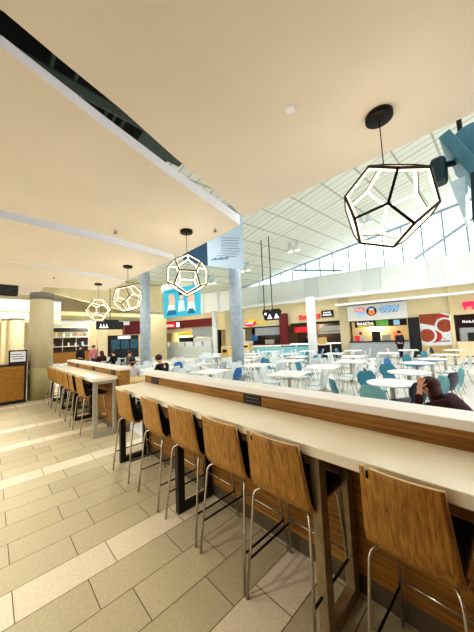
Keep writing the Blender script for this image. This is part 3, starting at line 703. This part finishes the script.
for (a_, c_, z0, z1, m, nm) in ((.3, .6, 1.12, 1.5, 'red', 'red_dispenser'), (1.4, 1.9, 1.12, 1.75, 'signblack', 'coffee_machine'), (2.0, 2.5, 1.12, 1.5, 'steel', 'steel_machine'), (2.7, 3.2, 1.12, 1.7, 'orange', 'orange_dispenser')): bx(s, nm, m, a_, c_, z0, z1, .1, .5)
# poster wall
s = empty('food_poster', H(1.52, 19.93, .75), HA, 'large poster of two food bowls on white and red', 'poster')
MB().box(0, 1.5, 0, .05, 0, 1.95).build('sheet', M['shirtwhite'], s)
mb = MB(); mb.prism([(0, -.004, 1.4), (.75, -.004, 1.2), (1.0, -.004, 1.95), (0, -.004, 1.95)], (0, .003, 0)); mb.build('printed_food', M['food'], s)
mb = MB(); disc(mb, .55, .55, .5, .4, -.006, 20); mb.prism([(.75, -.006, 1.1), (1.15, -.006, 1.0), (1.5, -.006, 1.75), (1.0, -.006, 1.95)], (0, .002, 0)); mb.build('printed_red', M['foodred'], s)
for nm, x, z, r in (('printed_bowl', 1.22, 1.18, .48), ('printed_bowl', .3, .62, .5)):
    mb = MB(); n = 22
    def clipd(mb, rr, y):
        pts = [(min(1.5, max(0, x+rr*math.cos(2*PI*k/n))), y, z+rr*1.05*math.sin(2*PI*k/n)) for k in range(n)]; mb.prism(pts, (0, .003, 0))
    clipd(mb, r, -.012); q = mb.build(nm, M['shirtwhite'], s); mb = MB(); clipd(mb, r*.78, -.017); mb.build('bowl_filling', M['food'], q)
mb = MB(); mb.tube([(1.02+.14*math.cos(t/10*PI), -.01, .36+.1*math.sin(t/10*PI)) for t in range(11)], .02, 6); mb.build('red_arc_logo', M['red'], s)
glyphs(s, 'logo_lettering', 'clothgrey', .8, 1.4, .2, .3, 7, -.004, .01)
# maroon shop at the right edge
s = shop('food_stall', 'dark maroon stall with pink lettering at the right edge', 3.2)
bx(s, 'back_wall', 'darkmaroon', 0, 5, 0, 2.55, .9, 1.0); bx(s, 'counter', 'cream', 0, 5, 0, .95, -.5, .1)
bx(s, 'grey_kiosk_window', 'shutter', .25, 1.35, .95, 1.75, -.1, .3); bx(s, 'dark_opening', 'signblack', .55, .95, .95, 1.45, -.12, -.1)
bx(s, 'red_panel', 'maroon', 1.4, 5, .95, 2.55, .5, .6); bx(s, 'black_frame', 'signblack', 0, .1, .7, 2.55, -.06, 0)
glyphs(s, 'white_lettering', 'signwhite', .55, 1.5, 2.05, 2.2, 6, .85, .02)
text_mesh('pink_lettering', 'PI', .62, M['pink'], s, .05, Matrix.Translation((.5, -.1, 2.98)) @ STAND @ Matrix.Scale(1.1, 4, (1, 0, 0)), 'LEFT')
bx(s, 'lettering_backing', 'pink', .5, 1.6, 3.02, 3.28, -.06, 0)
# left food stall behind the screen
s = shop('food_stall', 'food stall with red fascia and script sign under the cyan screen', -22.0)
bx(s, 'red_fascia', 'maroon', 0, 7.6, 3.0, 3.75, -.3, 0); bx(s, 'back_wall', 'cream', 0, 7.6, 0, 2.6, 1.6, 1.7)
bx(s, 'red_sign', 'red', .1, 2.6, 3.05, 3.65, -.36, -.3); glyphs(s, 'script_lettering', 'signwhite', .3, 2.4, 3.2, 3.45, 8, -.36, .02); bx(s, 'emblem', 'signwhite', 2.7, 3.1, 3.1, 3.6, -.36, -.3)
bx(s, 'counter', 'whiteplastic', 0, 7.4, 0, 1.1, -.6, .1); bx(s, 'menu_boards', 'yellow', 2.2, 4.4, 2.2, 2.55, .4, .5); bx(s, 'dark_menu', 'signblack', 2.4, 4.6, 1.5, 2.0, .3, .5); bx(s, 'shutter', 'shutter', 4.6, 7.2, 1.95, 2.9, -.05, 0); bx(s, 'white_case', 'whiteplastic', 4.7, 7.3, 1.3, 1.9, -.05, 0)
for k in range(6): bx(s, 'white_box', 'shirtwhite', .6+1.15*k, 1.5+1.15*k, 1.1, 1.55, -.5, -.1)
# pale wood cabinet at the blue column foot, and one at the stall
for (u, v, w, h, t) in ((-7.62, 10.9, .45, 1.3, 'pale oak waste cabinet beside the foot of the blue column'), (-10.35, 17.5, .75, 1.25, 'pale oak cabinet at the left end of the oval sign stall')):
    s = empty('waste_cabinet', H(u, v, 0), HA, t, 'cabinet')
    MB().box(0, w, 0, .5, .08, h).build('body', M['oaklight'], s, bevel=.008); MB().box(.03, w-.03, .03, .47, 0, .08).build('plinth', M['signblack'], s)
    MB().box(.1, w-.1, -.01, 0, h-.3, h-.14).build('flap', M['signblack'], s)
# low railing in front of the stalls
s = empty('railing', H(-9.7, 18.2, 0), HA, 'low white railing with planted boxes before the far stalls', 'railing')
MB().box(0, 6.1, 0, .06, 1.0, 1.06).build('rail', M['white'], s)
for k in range(6): MB().box(1.2*k, 1.2*k+.06, 0, .06, 0, 1.0).build('post', M['white'], s)
MB().box(.1, 5.0, .0, .04, .2, .92).build('glass_panel', M['aqua'], s)

# ================================================================== ATRIUM TABLES AND CHAIRS
def make_chair(m, hexa=False):
    root = empty('shell_chair', (0, 0, 0))
    prof = [(.24, .425), (.21, .45), (.08, .445), (-.10, .44), (-.17, .455), (-.205, .52), (-.225, .62), (-.245, .72), (-.262, .80), (-.268, .83)]
    wd = [.19, .21, .215, .205, .19, .175, .20, .20, .185, .15] if not hexa else [.15, .2, .22, .2, .17, .15, .215, .215, .16, .13]
    mb = shell_sheet(prof, lambda t: wd[int(round(t*9))], 6, None, .02)
    o = mb.build('shell', M[m], root, True); sm = o.modifiers.new('thickness', 'SOLIDIFY'); sm.thickness = .014; sm.offset = 0
    for sx in (-1, 1):
        MB().tube([(sx*.14, .14, .44), (sx*.2, .22, 0)], .011, 6).build('leg', M['chrome'], root, True)
        MB().tube([(sx*.14, -.12, .44), (sx*.2, -.23, 0)], .011, 6).build('leg', M['chrome'], root, True)
    return root
CH = {}
used = set()
def chair(kind, u, v, du, dv_, label, group=None):
    """chair at (u,v) facing direction (du,dv) of the hall frame"""
    if kind not in CH: CH[kind] = make_chair(kind, kind in ('navy', 'tealplastic', 'blueplastic', 'aqua'))
    if kind in used: o = copy_tree(CH[kind])
    else: o = CH[kind]; used.add(kind)
    o.location = H(u, v, 0); o.rotation_euler = (0, 0, math.atan2(-du, dv_)+HA)
    return tag(o, label, 'chair', group)
def make_table(rect=True, edge='tabletop', a=.43, c=.52):
    root = empty('cafe_table', (0, 0, 0))
    if rect: MB().box(-a, a, -c, c, .71, .74).build('tabletop', M['tabletop'], root, bevel=.006)
    else: MB().lathe([(a-.01, .71), (a, .72), (a, .735), (a-.01, .74)], 40).build('tabletop', [M['tabletop']], root)
    if edge != 'tabletop':
        MB().lathe([(a+.002, .708), (a+.004, .732)], 40).build('edge_band', M[edge], root)
    MB().lathe([(.045, .03), (.045, .71)], 16).build('pedestal', M['steel'], root, True)
    mb = MB(); mb.box(-.3, .3, -.03, .03, 0, .03); mb.box(-.03, .03, -.3, .3, 0, .03); mb.build('base', M['steel'], root)
    return root
TB = {'rect': make_table(True), 'round': make_table(False, a=.45), 'blue': make_table(False, 'blueedge', a=.45)}
tused = set()
def table(kind, u, v, label, group):
    if kind in tused: o = copy_tree(TB[kind])
    else: o = TB[kind]; tused.add(kind)
    o.location = H(u, v, 0); o.rotation_euler = (0, 0, HA); return tag(o, label, 'table', group)
rows = [('front', 6.5, (-2.42, -4.9, -7.5, -10.1, -12.5, -15.2)), ('second', 8.25, (-1.9, -4.2, -6.75, -9.0)), ('third', 10.0, (-1.35, -3.6, -5.75, -8.9, -12.6, -15.2)),
        ('fourth', 11.8, (-1.5, -3.9, -6.3, -8.7)), ('fifth', 13.7, (-.25, -2.6, -4.9, -7.4, -9.9)), ('back', 15.9, (.6, -2.0, -4.6, -7.2, -9.8))]
odd = {('front', 1, 1): 'blueplastic', ('front', 2, 1): 'whiteplastic', ('second', 0, 3): 'tealplastic', ('third', 2, 1): 'blueplastic', ('third', 1, 2): 'tealplastic', ('fourth', 1, 0): 'blueplastic',
       ('fourth', 2, 2): 'tealplastic', ('fifth', 2, 1): 'tealplastic', ('back', 2, 0): 'blueplastic', ('second', 2, 2): 'blueplastic', ('fifth', 1, 3): 'tealplastic', ('back', 1, 2): 'tealplastic'}
cname = {'whiteplastic': 'white', 'blueplastic': 'blue', 'tealplastic': 'teal', 'navy': 'navy', 'aqua': 'pale aqua'}
nth = ['rightmost', 'second from right', 'third from right', 'fourth from right', 'fifth from right', 'sixth from right', 'seventh from right']
for rn, v, us in rows:
    for k, u in enumerate(us):
        vv = v+random.uniform(-.12, .12)
        table('rect', u, vv, 'white square table, %s in the %s row of the seating hall' % (nth[k], rn), 'white square tables of the seating hall')
        far = v > 11
        for q, (su, sv) in enumerate(((1, -1), (1, 1), (-1, -1), (-1, 1))):
            kind = odd.get((rn, k, q), 'whiteplastic')
            du = .62+random.uniform(-.06, .12)
            ang = random.uniform(-.25, .25)
            chair(kind, u+su*du, vv+sv*.27, -su*math.cos(ang), math.sin(ang),
                  '%s chair, %s %s side of %s table in %s row' % (cname[kind], 'near' if sv < 0 else 'far', 'right' if su > 0 else 'left', nth[k], rn), 'white shell chairs of the seating hall' if kind == 'whiteplastic' else 'coloured shell chairs of the seating hall')
RG = 'round tables at the right of the seating hall'
rt_ = [('round', -.09, 5.85, 'nearest round white table, beside the navy chair'), ('round', .25, 7.45, 'second nearest round white table, behind the closest one'), ('blue', .55, 9.55, 'round white table with blue edge, third from the bar'),
       ('blue', 1.05, 10.9, 'round white table with blue edge, fourth from the bar'), ('round', 1.65, 12.8, 'fifth round white table from the bar at right'), ('round', 2.4, 15.6, 'farthest round white table at right before the maroon stall')]
for kind, u, v, lab in rt_: table(kind, u, v, lab, RG)
CG = 'coloured shell chairs of the seating hall'
chair('navy', .15, 5.66, -.7, .7, 'navy hexagon backed chair at right of the nearest round table', CG)
chair('aqua', .50, 6.15, -1, -.35, 'pale aqua chair behind the navy chair at nearest round table', CG)
chair('tealplastic', -.88, 5.5, 1, .55, 'dark teal chair at left of the nearest round table', CG)
chair('aqua', -.30, 5.15, .35, 1, 'pale aqua chair seen over the ledge before nearest round table', CG)
chair('tealplastic', -.48, 6.5, .6, -1, 'teal chair behind the left of the nearest round table', CG)
chair('navy', .78, 7.0, -.7, .5, 'navy chair at right of the second round table', CG)
chair('aqua', .98, 7.5, -1, -.1, 'pale aqua chair at right of the second round table', CG)
chair('navy', -.42, 7.3, 1, .2, 'navy chair at left of the second round table', CG)
chair('tealplastic', -.1, 8.05, .5, -1, 'teal chair behind the second round table', CG)
chair('blueplastic', -.02, 9.9, .8, -.4, 'blue chair at left of the third round table', CG)
chair('tealplastic', .55, 11.3, .7, -.6, 'teal chair at left of the fourth round table', CG)
chair('navy', 2.3, 12.4, -1, .3, 'navy chair at right of the fifth round table', CG)
chair('tealplastic', 1.25, 13.3, .8, -.6, 'teal chair at left of the fifth round table', CG)
chair('navy', 1.8, 16.0, .9, -.4, 'navy chair at left of the farthest round table', CG)
chair('navy', 3.0, 15.3, -.9, .4, 'navy chair at right of the farthest round table', CG)
for k, (u, v) in enumerate(((1.30, 9.2), (1.45, 9.9), (1.75, 10.6), (1.85, 11.3))):
    chair('whiteplastic', u, v, -1, .1, '%s white chair from the bar in the line right of the blue edged tables' % ordinal[k], 'white chairs lined up right of the round tables')

# low wood table by the gap between the two dividers
root = empty('low_table', (-6.85, 2.74, 0), .2, 'pale oak topped table before the bearded man in white', 'table')
MB().box(-.4, .4, -.4, .4, .72, .76).build('tabletop', M['oaklight'], root, bevel=.005); MB().lathe([(.04, .03), (.04, .72)], 12).build('pedestal', M['signblack'], root); MB().box(-.28, .28, -.28, .28, 0, .03).build('base', M['signblack'], root)

# ================================================================== PEOPLE
def skin_mesh(name, verts, edges, m, parent, root=0, sub=2):
    me = bpy.data.meshes.new(name); me.from_pydata([v[0] for v in verts], edges, []); me.materials.append(m)
    o = bpy.data.objects.new(name, me); COL.objects.link(o); o.parent = parent
    md = o.modifiers.new('skin', 'SKIN'); md.use_smooth_shade = True
    if not me.skin_vertices: me.skin_vertices.new()
    for i, v in enumerate(verts):
        r = v[1]; me.skin_vertices[0].data[i].radius = (r, r) if not isinstance(r, tuple) else r
        me.skin_vertices[0].data[i].use_root = (i == root)
    sb = o.modifiers.new('smooth', 'SUBSURF'); sb.levels = sub; sb.render_levels = sub
    return o
def person(loc_, rz, label, pose, top, bottom, hair, long=False, beard=False, lean=0., arms=None, sc_=1.0, look=0, bow=0.):
    root = empty('person', loc_, rz, label, 'person'); root.scale = (sc_,)*3
    V_ = Vector
    if pose == 'stand':
        pel = V_((0, 0, .93)); hips = [V_((s*.095, 0, .88)) for s in (-1, 1)]; knees = [V_((s*.10, .03+.05*s, .49)) for s in (-1, 1)]; ank = [V_((s*.10, -.03+.09*s, .09)) for s in (-1, 1)]
    else:
        pel = V_((0, 0, .54)); hips = [V_((s*.095, .03, .53)) for s in (-1, 1)]; knees = [V_((s*.12, .45, .53)) for s in (-1, 1)]; ank = [V_((s*.12, .42, .09)) for s in (-1, 1)]
    ln = lambda h, f=1.0: V_((0, math.sin(lean)*h*f, math.cos(lean)*h))
    sp = pel+ln(.2); che = pel+ln(.40); nb = pel+ln(.55); nk = nb+V_((0, .015+bow*.02, .05)); hd = nk+V_((0, .02+bow*.05, .075)); tp = hd+V_((0, .0+bow*.07, .1-bow*.02))
    sh = [che+V_((s*.175, 0, .10)) for s in (-1, 1)]
    if arms is None: arms = 'down' if pose == 'stand' else 'table'
    if arms == 'down': el = [p+V_((s*.06, -.02, -.28)) for s, p in zip((-1, 1), sh)]; wr = [p+V_((0, .08, -.25)) for p in el]
    elif arms == 'head': el = [sh[0]+V_((-.05, .27, -.1)), sh[1]+V_((.06, .08, -.25))]; wr = [hd+V_((-.14, .06, .0)), el[1]+V_((-.06, .24, -.02))]
    else: el = [p+V_((s*.07, .08, -.27)) for s, p in zip((-1, 1), sh)]; wr = [p+V_((-s*.06, .23, .03)) for s, p in zip((-1, 1), el)]
    # continuous body with five-fingered hands
    vs = [(pel, (.14, .10)), (sp, (.125, .09)), (che, (.15, .10)), (nb, .07), (nk, .055), (hd, (.072, .085)), (tp, (.062, .07))]
    es = [(0, 1), (1, 2), (2, 3), (3, 4), (4, 5), (5, 6)]
    def A_(p, r, to): vs.append((p, r)); es.append((to, len(vs)-1)); return len(vs)-1
    for k, s in enumerate((-1, 1)):
        i = A_(sh[k], .055, 2); j = A_(el[k], .042, i); w = A_(wr[k], .028, j)
        d = (wr[k]-el[k]).normalized(); side = d.cross(V_((0, 0, 1))); side = side.normalized() if side.length > .05 else V_((1, 0, 0)); nrm = side.cross(d)
        pm = A_(wr[k]+d*.06, .026, w)
        for fi, (off, L1) in enumerate(((-.03, .065), (-.01, .08), (.011, .075), (.031, .058))):
            f1 = A_(wr[k]+d*.095+side*off, .0095, pm); f2 = A_(wr[k]+d*(.095+L1*.6)+side*off*1.1-nrm*.012, .008, f1); A_(wr[k]+d*(.095+L1*.9)+side*off*1.1-nrm*.035, .007, f2)
        t1 = A_(wr[k]+d*.05-side*s*.04, .0105, pm); A_(wr[k]+d*.085-side*s*.058-nrm*.012, .008, t1)
        h = A_(hips[k], .088, 0); kn = A_(knees[k], .06, h); an = A_(ank[k], .042, kn); A_(ank[k]+V_((0, .14, -.05)), .035, an)
    skin_mesh('body', vs, es, M['skin'], root)
    # face
    q = MB().ball(hd+V_((0, .092+bow*.02, .005)), .012, .02, .018, 8, 6).build('nose', M['skin'], root, True)
    for s in (-1, 1):
        MB().ball(hd+V_((s*.032, .078+bow*.02, .03)), .011, .008, .008, 8, 6).build('eye', M['eye'], root, True)
        MB().ball(hd+V_((s*.078, .0, .015)), .012, .022, .032, 8, 6).build('ear', M['skin'], root, True)
    MB().ball(hd+V_((0, .082, -.04)), .024, .008, .007, 8, 6).build('mouth', M['lip'], root, True)
    hb = MB(); hb.ball(hd+V_((0, -.018, .055)), .096, .108, .098, 16, 10)
    if long: hb.ball(hd+V_((0, -.06, -.05)), .105, .075, .16, 14, 10); hb.ball(hd+V_((0, -.085, -.17)), .10, .06, .12, 14, 10)
    hb.build('hair', M[hair], root, True)
    if beard: MB().ball(hd+V_((0, .05, -.055)), .062, .05, .05, 12, 8).build('beard', M[hair], root, True)
    # clothing
    tv = [(pel+V_((0, 0, -.02)), (.16, .115)), (sp, (.145, .108)), (che, (.17, .12)), (nb+V_((0, 0, -.02)), .08)]; te = [(0, 1), (1, 2), (2, 3)]
    for k in range(2):
        n = len(tv); tv += [(sh[k], .074), (el[k], .058), (el[k]+(wr[k]-el[k])*.85, .042)]; te += [(2, n), (n, n+1), (n+1, n+2)]
    skin_mesh('top', tv, te, M[top], root)
    bv = [(pel+V_((0, 0, -.01)), (.152, .112))]; be = []
    for k in range(2):
        n = len(bv); bv += [(hips[k], .1), (knees[k], .076), (ank[k]+V_((0, 0, .02)), .06)]; be += [(0, n), (n, n+1), (n+1, n+2)]
    skin_mesh('trousers', bv, be, M[bottom], root)
    for k in range(2):
        mb = MB(); mb.ball(ank[k]+V_((0, .05, -.04)), .052, .14, .05, 12, 8); mb.build('shoe', M['signblack'], root, True)
    return root
def stool_for(loc_, rz, lab):
    o = copy_tree(CH['whiteplastic']); o.location = loc_; o.rotation_euler = (0, 0, rz); tag(o, lab, 'chair', 'chairs under the seated people'); return o
def seat_person(x, y, rz, lab, chairlab, **k):
    p = person((x, y, 0), rz, lab, 'sit', **k)
    d = Vector((-math.sin(rz), math.cos(rz), 0)); stool_for((x+d.x*.02, y+d.y*.02, 0), rz, chairlab); return p
# facing angle rz: local +Y turns to (-sin, cos)
seat_person(-7.65, 2.99, -1.8, 'bearded man in white shirt seated at the gap between dividers', 'white chair under the bearded man in white shirt', top='shirtwhite', bottom='jeans', hair='hairblack', beard=True, lean=.15, bow=.6, sc_=.96)
seat_person(-6.85, 3.65, PI/2+.35, 'woman in black with dark hair seated right of the bearded man', 'white chair under the woman in black', top='clothblack', bottom='clothblack', hair='hairbrown', lean=.3, bow=1)
seat_person(-.20, 3.86, 1.55, 'person in dark maroon bowed with hand to head at lower right', 'white chair under the bowed person in maroon', top='clothmaroon', bottom='clothblack', hair='hairbrown', lean=.9, bow=.6, arms='head', long=True)
seat_person(-13.75, 4.5, 2.2, 'person in black seated below the black arrow sign', 'white chair under the person in black below arrow sign', top='clothblack', bottom='clothblack', hair='hairblack')
seat_person(-14.5, 4.15, 1.8, 'person with long brown hair left of the one in black', 'white chair under the person with long brown hair', top='clothmaroon', bottom='clothblack', hair='hairbrown', long=True)
c = H(.33, 18.5); person(c, HA+.6, 'customer in dark navy standing at the COW stall counter', 'stand', 'clothnavy', 'clothblack', 'hairblack')
c = H(-2.0, 20.6); person(c, PI+HA, 'worker with dark hair behind the COW stall counter', 'stand', 'shirtwhite', 'clothblack', 'hairblack')
c = H(-5.9, 20.7); person(c, PI+HA, 'worker in dark top behind the red sign counter', 'stand', 'clothnavy', 'clothblack', 'hairblack')
c = H(-5.2, 20.9); person(c, PI+HA-.4, 'worker in pink behind the red sign counter', 'stand', 'clothpink', 'clothblack', 'hairbrown', True, sc_=.95)
person((-16.6, 4.3, 0), -1.2, 'distant person in pink before the brown shop counter', 'stand', 'clothpink', 'jeans', 'hairblack', sc_=.95)
person((-16.4, 3.6, 0), -1.0, 'distant person in black before the brown shop counter', 'stand', 'clothblack', 'clothblack', 'hairblack', sc_=.98)
seat_person(-12.4, 4.75, -.9, 'distant seated person in grey right of the black arrow sign', 'white chair under the distant person in grey', top='clothgrey', bottom='jeans', hair='hairblack')

# ================================================================== LIGHT
w = bpy.data.worlds.new('world'); sc.world = w; w.use_nodes = True
bg = w.node_tree.nodes['Background']; bg.inputs['Color'].default_value = (1.0, .98, .95, 1); bg.inputs['Strength'].default_value = 1.35
def lamp(kind, name, loc_, energy, color=(1, 1, 1), size=.3, rot=None, spot=None):
    d = bpy.data.lights.new(name, kind); d.energy = energy; d.color = color
    if kind == 'AREA': d.shape = 'RECTANGLE'; d.size, d.size_y = size
    else: d.shadow_soft_size = size
    if spot: d.spot_size = spot; d.spot_blend = 1
    o = bpy.data.objects.new(name, d); COL.objects.link(o); o.location = loc_
    if rot: o.rotation_euler = rot
    return o
for x in (-.9, -2.4, -4.3, -6.2, -8.2): lamp('SPOT', 'fill_spot', (x, -.7, 3.0), (25 if x > -1 else 120 if x > -7 else 150), (1, .94, .84), .1, None, math.radians(140))  # added fill spots with no fixtures, brighten the aisle and bar
for (u, v) in ((-1, 19.2), (-5, 19.2), (2.5, 19.2), (-9.5, 19.2), (-18, 19.2)): lamp('POINT', 'shop_light', H(u, 21.2, 2.3), 60, (1, .9, .75), .1)
lamp('POINT', 'left_atrium_fill', H(-17, 15.0, 4.9), 240, (1, .95, .86), .3)  # added fill without a fixture, lifts the left storefront walls
lamp('POINT', 'left_atrium_fill', H(-20, 21.2, 2.4), 120, (1, .93, .8), .2)  # unseen fill added inside the left stall
lamp('POINT', 'left_hall_fill', (-13, 1.2, 4.2), 260, (1, .93, .8), .2)  # unseen fill added above the kiosk end of the aisle
lamp('POINT', 'left_shop_fill', (-20, 5, 3.2), 200, (1, .93, .8), .2)  # unseen fill added to brighten the far left shop interior
LOOK = 'Medium High Contrast'
sc.view_settings.view_transform = 'Standard'; sc.view_settings.look = LOOK; sc.view_settings.exposure = 0
try: sc.cycles.use_denoising = True
except Exception: pass
